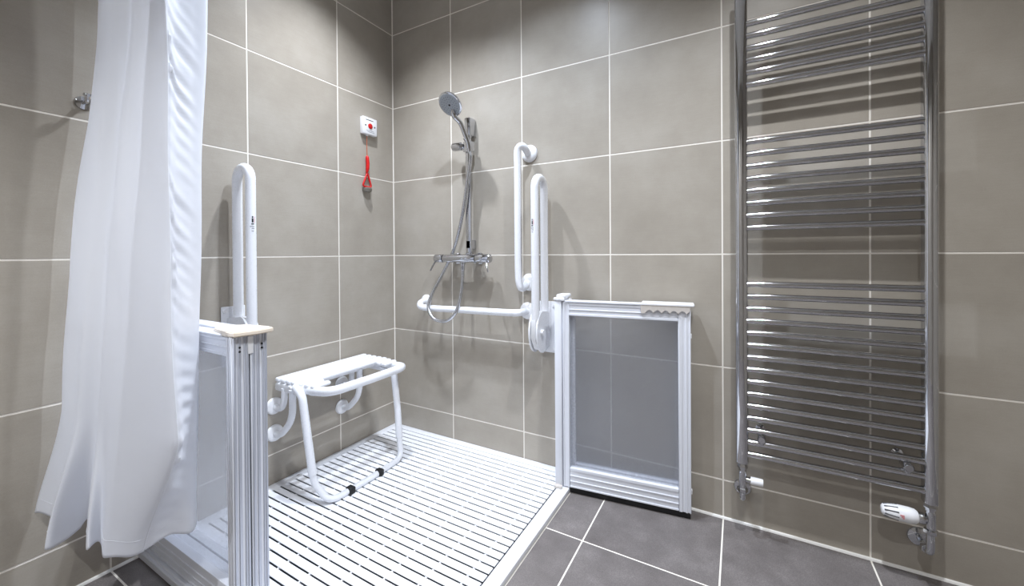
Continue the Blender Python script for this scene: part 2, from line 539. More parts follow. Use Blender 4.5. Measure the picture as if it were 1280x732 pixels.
# ------------------------------------------------------------------ half-height folding doors
def leaf(parent, mtx, L, H, th, z0, top, bot, sa, sb, tone='alu'):
    """framed leaf in local coords: u along x 0..L, depth y 0..th (front at y=0), z from z0"""
    z1 = z0 + H
    def prof(bm, x0, x1, za, zb, horiz, beads):
        box(bm, x0, x1, 0, th, za, zb, .002, 1, mtx)
        for f0, f1 in beads:
            if horiz: box(bm, x0, x1, -.0025, .002, za + (zb - za) * f0, za + (zb - za) * f1, .001, 1, mtx)
            else: box(bm, x0 + (x1 - x0) * f0, x0 + (x1 - x0) * f1, -.0025, .002, za, zb, .001, 1, mtx)
        return bm
    obj('stile', prof(bmesh.new(), 0, sa, z0, z1, False, [(.05, .25), (.7, .97)]), tone, parent)
    obj('stile', prof(bmesh.new(), L - sb, L, z0, z1, False, [(.03, .3), (.55, .72), (.88, .99)]), tone, parent)
    obj('top_rail', prof(bmesh.new(), sa, L - sb, z1 - top, z1, True, [(0, .16), (.42, .50), (.8, .98)]), tone, parent)
    obj('bottom_rail', prof(bmesh.new(), sa, L - sb, z0, z0 + bot, True, [(.02, .10), (.30, .36), (.58, .64), (.86, 1.0)]), tone, parent)
    p = obj('glazing_panel', Box(sa - .004, L - sb + .004, th * .42, th * .42 + .004, z0 + bot - .004, z1 - top + .004, mtx=mtx), 'glass', parent, False, label='obscure pebbled clear sheet')
    return p

def frame_mtx(ax, ay, bx, by):
    u = Vector((bx - ax, by - ay, 0)); L = u.length; u.normalize()
    v = Vector((-u.y, u.x, 0))          # towards the back wall
    m = Matrix((u, v, Vector((0, 0, 1)))).transposed().to_4x4(); m.translation = Vector((ax, ay, 0))
    return m, L

# --- right-hand door, folded back against the wall
door = thing('half_height_shower_door', 'white framed half-height folding shower door parked against the wall beside the radiator', 'shower door', (1.15, -.10, 0))
mt, Ld = frame_mtx(1.173, -.143, 1.690, -.079)
leaf(door, mt, Ld, .818, .028, .027, .058, .088, .030, .046)
mt2, Ld2 = frame_mtx(1.173, -.104, 1.686, -.041)
leaf(door, mt2, Ld2, .812, .026, .029, .058, .088, .040, .046)
# top rail cover with lip, black strip standing in for the shadow under the leaf
obj('top_cap', Box(.012, Ld * .64, -.006, .034, .845, .853, .002, 1, mtx=mt), 'alu', door)
obj('bottom_shade', Box(.01, Ld - .004, .006, .022, .004, .028, mtx=mt), 'black', door, False, label='black strip standing in for the shadow under the door')
# hinge post
bm = bmesh.new()
box(bm, 1.136, 1.170, -.150, -.106, TZ + .0035, .850, .005, 2)
box(bm, 1.142, 1.166, -.110, -.002, TZ + .0035, .846, .003, 1)
box(bm, 1.1345, 1.140, -.136, -.120, TZ + .0035, .850, .002, 1)
post = obj('hinge_post', bm, 'alu', door)
bm = bmesh.new()
box(bm, 1.132, 1.182, -.153, -.080, .850, .864, .005, 2)
box(bm, 1.142, 1.188, -.142, -.070, .862, .878, .006, 2)
for k in range(4):
    box(bm, 1.150 + k * .010, 1.155 + k * .010, -.156, -.150, .852, .862, .001, 1)
obj('post_cap', bm, 'plastic', door, label='ribbed white cap on the hinge post')
bm = bmesh.new()
lathe(bm, [(.0, 0), (.014, 0), (.014, .010), (.0, .010)], (1.150, -.158, TZ + .0035), (0, 0, 1), 14)
lathe(bm, [(.0, 0), (.009, 0), (.009, .012), (.0, .012)], (1.166, -.162, TZ + .0035), (0, 0, 1), 14)
obj('pivot_foot', bm, 'frost', door)
# scalloped catch at the free top corner
obj('catch_plate', Box(Ld * .64, Ld + .014, -.012, .060, .846, .857, .003, 1, mtx=mt), 'plastic', door)
x0, x1 = Ld * .64, Ld - .002
poly = [(x0, .847), (x0, .815), (x0 + .012, .813)]
n = 5
for k in range(n):
    a = x0 + .018 + (x1 - x0 - .03) * k / n; b = x0 + .018 + (x1 - x0 - .03) * (k + 1) / n
    for q in range(5):
        t_ = q / 4
        poly.append((a + (b - a) * t_, .817 + .012 * math.sin(math.pi * t_)))
poly += [(x1, .832), (x1, .847)]
obj('catch_skirt', prism(bmesh.new(), [mt @ Vector((x, -.010, z)) for x, z in poly], None, (mt.to_3x3() @ Vector((0, .006, 0)))), 'frost', door, False, label='beige scalloped skirt under the catch')
bm = bmesh.new()
for zz in (.10, .72):
    box(bm, Ld - .001, Ld + .004, .008, .020, zz, zz + .018, .001, 1, mtx=mt)
obj('buffer', bm, 'plastic', door)

# --- left-hand door, folded flat at the front of the tray
ldoor = thing('half_height_shower_door', 'white framed half-height folding shower door standing beside the curtain in the foreground', 'shower door', (.35, -1.15, 0))
LH = .800
ml, Ll = frame_mtx(.030, -1.203, .612, -1.203)
leaf(ldoor, ml, Ll, LH, .044, .031, .055, .085, .035, .030)
ml2, Ll2 = frame_mtx(.030, -1.152, .612, -1.152)
leaf(ldoor, ml2, Ll2, LH, .044, .031, .055, .085, .035, .030)
for (ya, m_) in ((-1.203, ml), (-1.152, ml2)):
    bm = bmesh.new()
    for a, b in ((.002, .009), (.014, .022), (.030, .034), (.037, .043)):
        box(bm, .612, .615, ya + a, ya + b, .031, .829, .0008, 1)
    e_ = obj('end_profile', bm, 'alu_end', ldoor, label='ribbed silver-grey end profile')
    bm = bmesh.new()
    for zz in (.800, .788):
        lathe(bm, [(0, 0), (.0032, 0), (.0032, .0016), (0, .0016)], (.6145, ya + .018 if ya < -1.18 else ya + .028, zz), (1, 0, 0), 10)
    obj('screw_hole', bm, 'black', e_)
obj('gap_shade', Box(.590, .609, -1.1595, -1.1515, .031, .780), 'dark', ldoor, False, label='dark strip standing in for the shade between the folded leaves')  # dark filler gives the gap between the leaves its shade
obj('pivot_clip', Box(.600, .616, -1.164, -1.147, .776, .828, .002, 1), 'plastic', ldoor)
obj('top_cap', Box(.035, .560, -1.209, -1.172, .829, .838, .003, 1), 'alu', ldoor)
obj('top_cap', Box(.035, .545, -1.150, -1.104, .829, .838, .003, 1), 'alu', ldoor)
# cream catch bridging both leaves at the free end
pl = []
for (px, py) in ((.470, -1.165), (.480, -1.190), (.520, -1.200), (.585, -1.207), (.628, -1.205), (.640, -1.15), (.636, -1.100), (.600, -1.098), (.52, -1.110), (.480, -1.140)):
    pl.append((px, py, .833))
bm = prism(bmesh.new(), pl, None, (0, 0, .014))
bmesh.ops.bevel(bm, geom=[e for e in bm.edges], offset=.003, segments=2, affect='EDGES')
obj('catch_plate', bm, 'cream', ldoor, label='cream plastic catch over the folded door ends')
# floor channel and foot below
bm = bmesh.new()
box(bm, .004, .612, -1.214, -1.100, TZ + .0005, .030, .003, 1)
box(bm, .004, .612, -1.222, -1.2045, .002, .026, .002, 1)
obj('floor_channel', bm, 'alu', ldoor)
obj('wall_jamb', Box(.001, .028, -1.206, -1.104, .031, .835, .003, 1), 'alu', ldoor)

# ------------------------------------------------------------------ shower curtain
CURT = [
 (2.160,[(0.075,-1.310),(0.13,-1.322),(0.19,-1.326),(0.245,-1.326),(0.290,-1.316),(0.320,-1.313),(0.36,-1.322),(0.40,-1.325),(0.44,-1.322),(0.491,-1.325),(0.577,-1.325),(0.554,-1.298),(0.540,-1.255),(0.530,-1.216),(0.487,-1.214)]),
 (1.800,[(0.065,-1.320),(0.12,-1.332),(0.18,-1.337),(0.24,-1.336),(0.290,-1.324),(0.320,-1.321),(0.36,-1.330),(0.40,-1.333),(0.44,-1.330),(0.501,-1.332),(0.576,-1.330),(0.545,-1.300),(0.536,-1.257),(0.526,-1.216),(0.488,-1.214)]),
 (1.060,[(0.048,-1.385),(0.10,-1.392),(0.16,-1.392),(0.21,-1.383),(0.250,-1.362),(0.280,-1.360),(0.32,-1.369),(0.36,-1.372),(0.41,-1.368),(0.539,-1.360),(0.611,-1.340),(0.557,-1.305),(0.511,-1.258),(0.468,-1.217),(0.433,-1.215)]),
 (0.600,[(0.050,-1.410),(0.12,-1.418),(0.165,-1.406),(0.215,-1.412),(0.235,-1.384),(0.250,-1.378),(0.29,-1.394),(0.33,-1.389),(0.38,-1.386),(0.528,-1.372),(0.642,-1.340),(0.573,-1.300),(0.499,-1.254),(0.442,-1.217),(0.404,-1.216)]),
 (0.285,[(0.010,-1.456),(0.100,-1.436),(0.110,-1.405),(0.2265,-1.479),(0.190,-1.407),(0.190,-1.392),(0.366,-1.432),(0.345,-1.402),(0.400,-1.412),(0.450,-1.395),(0.4835,-1.3576),(0.5012,-1.304),(0.508,-1.262),(0.445,-1.222),(0.378,-1.217)]),
]
curtain = thing('shower_curtain', 'long white shower curtain gathered beside the left wall, flaring to its hem', 'curtain', (.35, -1.30, .28))
def level_curve(pts, n=9):
    return smooth_path([(x, y, 0) for x, y in pts], n)
curves = [level_curve(p) for z, p in CURT]
zs = [z for z, p in CURT]
NV = 230
random.seed(4)
def interp(t):
    """t in 0..1 from hem to top"""
    z = zs[-1] + (zs[0] - zs[-1]) * t
    i = 0
    while i < len(zs) - 2 and z < zs[i + 1]: i += 1
    z0, z1 = zs[i], zs[i + 1]
    f = (z0 - z) / (z0 - z1)
    f = f * f * (3 - 2 * f) * .35 + f * .65
    return z, i, f
grid = []
ncol = len(curves[0])
for r in range(NV + 1):
    z, i, f = interp(r / NV)
    row = []
    for c in range(ncol):
        p = curves[i][c].lerp(curves[i + 1][c], f)
        s = c / (ncol - 1)
        # soft ripples in the cloth, puckers along the stitched strip near the end
        rip = .0035 * math.sin(9 * z + 5 * s) * math.sin(3.1 * z + 21 * s)
        puck = 0
        if .718 < s < .90:
            amt = min(1, (s - .718) / .012) * (1 - (s - .718) / .182) ** 1.1
            puck = .0055 * amt * (math.sin(z * 88 + 7 * math.sin(z * 9) + s * 40) + .6 * math.sin(z * 151 + s * 70)) * (.65 + .35 * math.sin(z * 13))
        zz = z
        if r < 18:     # uneven hem
            zz = z + (.012 * math.sin(s * 17 + .8) + .006 * math.sin(s * 43)) * (1 - r / 18)
        row.append(Vector((p.x + puck, p.y - rip + puck * .3, zz)))
    grid.append(row)
bm = bmesh.new()
V = [[bm.verts.new(p) for p in row] for row in grid]
for r in range(NV):
    for c in range(ncol - 1):
        bm.faces.new((V[r][c], V[r][c + 1], V[r + 1][c + 1], V[r + 1][c]))
cl = obj('cloth', bm, 'cloth', curtain)
sol = cl.modifiers.new('thickness', 'SOLIDIFY'); sol.thickness = .0012; sol.offset = 0
# stitched line along the strip and the double hem at the bottom
ci = int(ncol * .715)
obj('stitched_seam', Tube([grid[r][ci] + Vector((.0005, -.0015, 0)) for r in range(0, NV + 1)], .0014, 6), 'cloth', curtain)
bm = bmesh.new()
tube(bm, [grid[5][c] + Vector((0, -.0006, 0)) for c in range(ncol)], .0009, 5)
obj('hem', bm, 'cloth', curtain)
# rail above, hung from the ceiling, with rings
rail = thing('curtain_rail', 'white curtain rail hung from the ceiling above the shower front', 'curtain rail', (0.001, -1.285, 2.2))
obj('rail', Tube([(.004, -1.285, 2.215), (1.30, -1.285, 2.215)], .0125, 12), 'white', rail)
obj('wall_flange', Lathe([(0, 0), (.03, 0), (.028, .010), (.014, .014), (0, .014)], (.001, -1.285, 2.215), (1, 0, 0), 18), 'white', rail)
obj('ceiling_support', Tube([(1.20, -1.285, 2.215), (1.20, -1.285, CEIL)], .009, 10), 'white', rail)
top = grid[-1]
for k in range(8):
    p = top[int(k * (ncol - 1) / 7)]
    ring = []
    for a in range(13):
        th_ = a / 12 * 2 * math.pi
        ring.append((p.x, p.y + (-1.285 - p.y) * .5 + .026 * math.sin(th_) * (1 if abs(p.y + 1.285) < .03 else 1.4), 2.194 + .037 * math.cos(th_)))
    o = obj('ring', Tube(ring, .0018, 6, cap=False), 'white', curtain)

# ------------------------------------------------------------------ wall-mounted fold-up grab rails
def drop_rail(mtx, label, z_low, z_top, base, tz):
    """local: x along the wall, y out of the wall (positive = into room), z up; mtx maps to world"""
    t = thing('drop_down_grab_rail', label, 'grab rail', base, 'fold-up white support rails')
    G = lambda pts: [mtx @ Vector(p) for p in pts]
    def lbox(*a, **k):
        return Box(*a, mtx=mtx, **k)
    pl_ = obj('wall_plate', lbox(-.046, .046, .001, .009, z_low - .165, z_low + .085, .004, 2), 'white', t)
    for sx in (-.034, .034):
        for zz in (z_low - .145, z_low + .065):
            bm = bmesh.new()
            lathe(bm, [(0, 0), (.008, 0), (.007, .004), (0, .005)], mtx @ Vector((sx, .009, zz)), mtx.to_3x3() @ Vector((0, 1, 0)), 12)
            obj('bolt', bm, 'plastic', pl_)
    # hinge casting: two cheeks with a rounded nose, plus a cover
    prof = [(.006, z_low + .035), (.034, z_low + .040)]
    for k in range(13):
        a = math.radians(80 - k * 14)
        prof.append((.104 + .070 * math.cos(a) * .95, z_low - .045 + .098 * math.sin(a)))
    prof += [(.034, z_low - .125), (.006, z_low - .120)]
    bm = bmesh.new()
    prism(bm, G([(-.026, y, z) for y, z in prof]), None, mtx.to_3x3() @ Vector((.008, 0, 0)))
    prism(bm, G([(.012, y, z) for y, z in prof if y > .02]), None, mtx.to_3x3() @ Vector((.008, 0, 0)))
    hb = obj('hinge_bracket', bm, 'white', t)
    bm = bmesh.new()
    tube(bm, G([(-.033, .125, z_low - .045), (.033, .125, z_low - .045)]), .013, 16)
    obj('pivot_pin', bm, 'plastic', hb)
    r = .0185
    y0, y1 = .047, .147
    pts = [(0, y1, z_low - .05), (0, y1, z_top - .05)]
    cy, rad = (y0 + y1) / 2, (y1 - y0) / 2
    arc = []
    for k in range(1, 16):
        a = math.pi * k / 16
        arc.append((0, cy + rad * math.cos(a), z_top - r - rad + rad * math.sin(a)))
    path = [(0, y1, z_low - .06), (0, y1, z_low + .1), (0, y1, z_top - r - rad)] + arc + [(0, y0, z_top - r - rad), (0, y0, z_low + .1), (0, y0, z_low - .02)]
    obj('rail_loop', Tube(G(path), r, 18), 'white', t)
    # lower cover shell where the tubes enter the hinge
    bm = bmesh.new()
    pr2 = [(.028, z_low + .03), (.065, z_low + .045), (.125, z_low + .045), (.165, z_low + .02), (.170, z_low - .07), (.14, z_low - .125), (.07, z_low - .13), (.03, z_low - .10)]
    prism(bm, G([(-.016, y, z) for y, z in pr2]), None, mtx.to_3x3() @ Vector((.030, 0, 0)))
    bmesh.ops.recalc_face_normals(bm, faces=bm.faces)
    bmesh.ops.bevel(bm, geom=list(bm.edges), offset=.006, segments=2, affect='EDGES')
    obj('cover', bm, 'plastic', t)
    # small printed sticker on the outer tube, facing the room
    def patch(a0, a1, z0, z1, mat, nm, lab=None, n=4):
        bm = bmesh.new()
        rr = r + .0006
        row0, row1 = [], []
        for k in range(n + 1):
            a = a0 + (a1 - a0) * k / n
            x, y = rr * math.sin(a), y1 + rr * math.cos(a)
            row0.append(bm.verts.new(mtx @ Vector((x, y, z0)))); row1.append(bm.verts.new(mtx @ Vector((x, y, z1))))
        for k in range(n):
            bm.faces.new((row0[k], row0[k + 1], row1[k + 1], row1[k]))
        return obj(nm, bm, mat, t, label=lab)
    c = tz
    s = c['a']
    patch(s - .16, s + .16, c['z'] - .012, c['z'] + .004, 'black', 'printed_figure', 'small black pictogram printed on the rail')
    patch(s - .12, s + .12, c['z'] + .006, c['z'] + .013, 'black', 'printed_figure')
    patch(s - .26, s + .26, c['z'] - .020, c['z'] - .016, 'black', 'printed_figure')
    patch(s + .30, s + .42, c['z'] - .014, c['z'] + .012, 'pinkprint', 'printed_mark')
    patch(s - .5, s + .35, c['z'] - .030, c['z'] - .027, 'greyprint', 'printed_line')
    patch(s - .2, s + .35, c['z'] - .038, c['z'] - .035, 'greyprint', 'printed_line')
    patch(s - .2, s + .25, c['z'] - .048, c['z'] - .045, 'greyprint', 'printed_line')
    return t
# back wall: local x -> +X, out of wall -> -Y
mb = Matrix(((1, 0, 0, 1.042), (0, -1, 0, 0), (0, 0, 1, 0), (0, 0, 0, 1)))
drop_rail(mb, 'white looped drop-down support rail folded up on the back wall beside the door', .742, 1.433, (1.042, 0, .58), dict(z=1.205, a=-.25))
# left wall: local x -> +Y, out of wall -> +X
mlw = Matrix(((0, 1, 0, 0), (1, 0, 0, -.908), (0, 0, 1, 0), (0, 0, 0, 1)))
drop_rail(mlw, 'white looped drop-down support rail folded up on the left wall beside the curtain', .765, 1.437, (0, -.908, .60), dict(z=1.205, a=-.15))

# ------------------------------------------------------------------ fixed grab rails
def flange(c, ax, r, parent):
    return obj('flange', Lathe([(0, 0), (r, 0), (r, .004), (r * .93, .010), (r * .70, .016), (r * .5, .017), (0, .017)], c, ax, 28), 'plastic', parent)

gv = thing('grab_rail', 'white vertical grab rail with curled ends on the back wall', 'grab rail', (.93, 0, .9), 'fixed white grab rails')
pv = [(.940, -.012, 1.560), (.944, -.036, 1.566), (.942, -.058, 1.580), (.932, -.072, 1.584), (.919, -.077, 1.572), (.9145, -.077, 1.548), (.914, -.075, 1.50), (.914, -.075, 1.2), (.915, -.075, .96), (.918, -.074, .918), (.925, -.068, .893), (.931, -.050, .892), (.932, -.030, .905), (.931, -.012, .915)]
obj('tube', Tube(smooth_path(pv, 7), .0175, 16), 'white', gv)
flange((.944, -.001, 1.560), (0, -1, 0), .043, gv)
flange((.937, -.001, .916), (0, -1, 0), .043, gv)

gh = thing('grab_rail', 'white horizontal grab rail below the shower valve on the back wall', 'grab rail', (.6, 0, .72), 'fixed white grab rails')
ph = [(.262, -.012, .788), (.262, -.035, .787), (.266, -.060, .780), (.278, -.076, .769), (.298, -.080, .762), (.35, -.080, .760), (.6, -.080, .764), (.86, -.080, .768), (.895, -.078, .769), (.922, -.060, .771), (.927, -.035, .772), (.926, -.012, .772)]
obj('tube', Tube(smooth_path(ph, 7), .0175, 16), 'white', gh)
flange((.262, -.001, .788), (0, -1, 0), .036, gh)
flange((.928, -.001, .772), (0, -1, 0), .043, gh)

# ------------------------------------------------------------------ shower fittings
sr = thing('shower_riser_rail', 'chrome riser rail with sliding handset holder on the back wall', 'shower rail', (.612, 0, 1.05))
obj('rail', Box(.5845, .6155, -.054, -.040, 1.06, 1.765, .003, 2), 'chrome_bar', sr)
bm = bmesh.new()
box(bm, .581, .619, -.056, -.001, 1.690, 1.785, .006, 2)
obj('wall_bracket', bm, 'chrome', sr)
obj('wall_bracket', Box(.583, .617, -.054, -.001, 1.085, 1.135, .006, 2), 'chrome', sr)
sl = obj('slider', Box(.580, .634, -.072, -.036, 1.600, 1.655, .007, 2), 'chrome', sr)
obj('clamp_knob', Lathe([(0, 0), (.012, 0), (.016, .010), (.022, .014), (.022, .062), (.017, .068), (0, .068)], (.584, -.066, 1.632), (-1, -.10, .02), 20), 'chrome', sl)
obj('handset_cradle', Lathe([(0, -.016), (.013, -.016), (.0155, .016), (0, .016)], (.622, -.088, 1.652), (-.20, -.45, .86), 18), 'chrome', sl)

hs = thing('shower_handset', 'round chrome shower handset with grey spray face, clipped at the top of the riser', 'shower head', (.57, -.12, 1.66))
hd = Vector((.594, -.190, 1.812)); nd = Vector((-.02, -.72, -.69)).normalized()
head = obj('head', Lathe([(0, -.034), (.018, -.034), (.034, -.028), (.055, -.016), (.064, -.005), (.065, .002), (.061, .005), (0, .005)], hd, nd, 32), 'chrome', hs)
obj('spray_face', Lathe([(0, .0045), (.057, .0045), (.057, .007), (.053, .008), (0, .009)], hd, nd, 32), 'spray', head)
obj('spray_hub', Lathe([(0, .008), (.006, .008), (.005, .0105), (0, .0105)], hd, nd, 14), 'black', head)
bm = bmesh.new()
up_ = Vector((0, 0, 1)); e1 = (up_ - nd * up_.dot(nd)).normalized(); e2 = nd.cross(e1)
for rr_, cnt in ((.018, 8), (.030, 14), (.042, 20)):
    for k in range(cnt):
        a = 2 * math.pi * k / cnt
        lathe(bm, [(0, .008), (.0016, .008), (.0013, .0102), (0, .0102)], hd + (e1 * math.cos(a) + e2 * math.sin(a)) * rr_, nd, 6)
obj('nozzle', bm, 'dark', head)['kind'] = 'stuff'
hp = smooth_path([hd - nd * .020 + e1 * -.02, hd + Vector((.006, .022, -.050)), (.610, -.132, 1.735), (.620, -.102, 1.680), (.626, -.086, 1.640), (.628, -.079, 1.612)], 6)
nn = len(hp)
obj('handle', Tube(hp, [.0145 - .0015 * abs(math.sin(3 * i / nn)) for i in range(nn)], 16), 'chrome', hs)
obj('handle_nut', Lathe([(0, 0), (.0115, 0), (.0115, .020), (.009, .026), (0, .026)], (.6278, -.080, 1.616), (.15, .05, -1), 16), 'chrome', hs)

hose = obj('shower_hose', Tube(smooth_path([(.631, -.078, 1.600), (.637, -.078, 1.565), (.614,-.075,1.450), (.582,-.070,1.299), (.532,-.050,1.170), (.484,-.032,1.080), (.455,-.029,1.030), (.410,-.045,.941), (.374,-.088,.836), (.366,-.106,.763), (.404,-.110,.711), (.488,-.108,.702), (.551,-.104,.750), (.571,-.082,.859), (.572,-.067,.942), (.572, -.066, .985)], 9), .0092, 12), 'chrome_hose', None, base=(.45, -.10, .70))
tag(hose, 'flexible chrome shower hose looping below the mixer valve', 'shower hose')

va = thing('shower_mixer_valve', 'horizontal chrome thermostatic bar valve on the back wall', 'shower valve', (.57, 0, 1.0))
VY, VZ = -.066, 1.036
obj('body', Lathe([(0, 0), (.0205, 0), (.0215, .004), (.0215, .206), (.0205, .210), (0, .210)], (.446, VY, VZ), (1, 0, 0), 28), 'chrome', va)
k1 = obj('temperature_knob', Lathe([(0, 0), (.0215, 0), (.023, .004), (.023, .080), (.020, .086), (.012, .087), (0, .087)], (.661, VY, VZ), (1, 0, 0), 28), 'chrome', va)
obj('lever', Tube([(.730, VY - .015, VZ - .012), (.752, VY - .040, VZ - .045), (.765, VY - .052, VZ - .066)], [.006, .005, .0045], 10), 'chrome', k1)
k2 = obj('flow_knob', Lathe([(0, 0), (.0215, 0), (.023, .004), (.023, .050), (.020, .056), (.012, .057), (0, .057)], (.441, VY, VZ), (-1, 0, 0), 28), 'chrome', va)
obj('lever', Tube([(.396, VY - .014, VZ - .014), (.390, VY - .034, VZ - .046), (.386, VY - .044, VZ - .066)], [.0055, .005, .0045], 10), 'chrome', k2)
for xx in (.492, .642):
    el = obj('wall_union', Lathe([(0, 0), (.030, 0), (.030, .005), (.022, .010), (.018, .016), (.018, .030), (.0245, .032), (.0245, .055), (.018, .058), (0, .058)], (xx, -.001, VZ), (0, -1, 0), 24), 'chrome', va)
obj('hose_outlet', Lathe([(0, 0), (.014, 0), (.014, .012), (.011, .016), (.0115, .040), (.009, .046), (0, .046)], (.572, VY, VZ - .018), (0, 0, -1), 18), 'chrome', va)
obj('riser_collar', Lathe([(0, 0), (.014, 0), (.014, .014), (.010, .018), (0, .018)], (.600, -.056, VZ + .012), (0, 0, 1), 16), 'chrome', va)

# ------------------------------------------------------------------ fold-down shower seat
seat = thing('shower_bench', 'white slatted fold-down shower seat on a tubular leg frame over the tray', 'shower seat', (.2, -.5, TZ))
SZ = .508
slat_x = [.018 + k * .0395 for k in range(7)]
for k, x in enumerate(slat_x):
    if k < 5:
        obj('slat', Box(x, x + .0295, -.748, -.252, SZ - .020, SZ, .0085, 3), 'white', seat)
    else:
        e = .012 * (k - 4)
        obj('slat', Box(x, x + .0295, -.744 + e * .3, -.655 + e * .2, SZ - .020, SZ - .001 * (k - 4), .0085, 3), 'white', seat)
        obj('slat', Box(x, x + .0295, -.345, -.256 - e * .2, SZ - .020, SZ - .001 * (k - 4), .0085, 3), 'white', seat)
fr = fillet([(.03, -.724, .476), (.26, -.724, .478), (.370, -.715, .4885), (.378, -.50, .489), (.370, -.288, .4885), (.26, -.276, .478), (.03, -.276, .476)], [.06, .085, .3, .085, .06], 9)
obj('seat_frame', Tube(fr, .0195, 18), 'white', seat)
bm = bmesh.new()
box(bm, .022, .19, -.750, -.722, .450, .4865, .008, 2)
obj('side_bracket', bm, 'white', seat)
obj('side_bracket', Box(.02, .20, -.285, -.265, .440, .490, .006, 2), 'white', seat)
lg = fillet([(.178, -.752, .492), (.232, -.754, .462), (.272, -.752, .25), (.296, -.748, .105), (.366, -.725, .032), (.374, -.52, .032), (.362, -.315, .032), (.332, -.297, .110), (.318, -.292, .25), (.288, -.288, .452)], [.05, .2, .1, .055, .4, .055, .08, .2], 8)
i1 = min(range(len(lg)), key=lambda i: (lg[i] - Vector((.288, -.75, .150))).length)
i2 = max(range(len(lg)), key=lambda i: -(lg[i] - Vector((.327, -.295, .165))).length)
obj('leg', Tube(lg[:i1 + 1], .0165, 16), 'white', seat, label='upper sleeve of the near leg')
obj('leg', Tube(lg[i2:], .0165, 16), 'white', seat, label='upper sleeve of the far leg')
obj('foot_tube', Tube(lg[i1 - 1:i2 + 2], .0135, 16), 'white', seat, label='telescopic U-shaped foot tube')
bm = bmesh.new(); 
obj('rubber_foot', Box(.356, .391, -.640, -.613, TZ + .0005, .048, .004, 2), 'black', seat, label='black rubber foot clip')
obj('rubber_foot', Box(.356, .391, -.478, -.452, TZ + .0005, .048, .004, 2), 'black', seat, label='black rubber foot clip')
obj('stay_rod', Tube([(.185, -.29, .458), (.285, -.288, .448)], .006, 10), 'white', seat)
bm = bmesh.new()
lathe(bm, [(0, 0), (.007, 0), (.007, .008), (0, .009)], (.178, -.7685, .492), (0, -1, 0), 12)
obj('pivot_bolt', bm, 'plastic', seat)
bm = bmesh.new()
lathe(bm, [(0, 0), (.005, 0), (.005, .010), (0, .010)], (.160, -.738, .475), (0, -1, 0), 10)
obj('pivot_bolt', bm, 'black', seat)
for yy, side in ((-.742, -1), (-.385, 1)):
    up1 = smooth_path([(.012, yy, .374), (.040, yy, .368), (.066, yy, .380), (.080, yy, .405), (.084, yy, .44), (.085, yy, .468)], 6)
    obj('wall_arm', Tube(up1, .0135, 14), 'white', seat)
    up2 = smooth_path([(.012, yy, .250), (.050, yy, .254), (.090, yy, .285), (.125, yy, .325), (.142, yy, .37), (.144, yy, .42), (.144, yy, .470)], 6)
    obj('wall_arm', Tube(up2, .0145, 14), 'white', seat)
    for zz in (.374, .250):
        obj('flange', Lathe([(0, 0), (.038, 0), (.038, .005), (.034, .012), (.020, .016), (0, .016)], (.001, yy, zz), (1, 0, 0), 26), 'plastic', seat)
obj('cross_tube', Tube([(.085, -.745, .470), (.085, -.27, .470)], .010, 12), 'white', seat)
obj('cross_tube', Tube([(.144, -.745, .472), (.144, -.27, .472)], .010, 12), 'white', seat)

# ------------------------------------------------------------------ emergency pull switch
es = thing('emergency_pull_switch', 'white emergency pull switch with red button and red cord on the left wall', 'pull cord', (0, -.20, 1.4))
EY = -.200
pt_ = obj('switch_plate', Box(.001, .028, EY - .049, EY + .049, 1.742, 1.838, .003, 2), 'plastic', es)
obj('button', Lathe([(0, 0), (.015, 0), (.015, .003), (.012, .005), (0, .005)], (.028, EY, 1.790), (1, 0, 0), 22), 'red', pt_)
bm = bmesh.new()
for sy in (-.032, .032):
    lathe(bm, [(0, 0), (.005, 0), (.0045, .001), (0, .001)], (.028, EY + sy, 1.790), (1, 0, 0), 12)
obj('screw', bm, 'dark', pt_)
obj('printed_line', Box(.0278, .0283, EY - .030, EY + .022, 1.8205, 1.8245), 'black', pt_, False)
bm = bmesh.new()
for a, b, z in ((-.028, .026, 1.762), (-.020, .030, 1.755)):
    box(bm, .0278, .0283, EY + a, EY + b, z, z + .0025)
obj('printed_line', bm, 'greyprint', pt_, False)
obj('cord_grommet', Lathe([(0, 0), (.008, 0), (.006, .008), (0, .008)], (.014, EY - .012, 1.742), (0, 0, -1), 12), 'plastic', pt_)
cy0 = EY - .012
obj('cord', Tube([(.014, cy0, 1.740), (.014, cy0 - .001, 1.68), (.014, cy0, 1.615)], .0022, 8), 'redcord', es)
obj('cord_bundle', Tube(smooth_path([(.014, cy0, 1.622), (.016, cy0, 1.605), (.018, cy0 + .001, 1.575), (.017, cy0 - .001, 1.545), (.014, cy0 - .004, 1.52)], 5), [.003, .007, .009] + [.010] * 13 + [.009, .008, .007, .005, .004], 10), 'red', es)
tri = [(.014, cy0 - .002, 1.535), (.014, cy0 - .036, 1.452), (.014, cy0 + .032, 1.452), (.014, cy0 - .002, 1.535)]
tp = fillet([(.014, cy0 - .002, 1.52), (.014, cy0 - .034, 1.445), (.014, cy0 + .030, 1.445), (.014, cy0 + .001, 1.525)], .012, 5)
obj('pull_triangle', Tube(tp, .0052, 10), 'red', es)
obj('pull_weight', Lathe([(0, 0), (.020, 0), (.026, .010), (.026, .018), (.016, .026), (0, .026)], (.016, cy0 - .002, 1.416), (0, 0, 1), 14), 'brass', es)

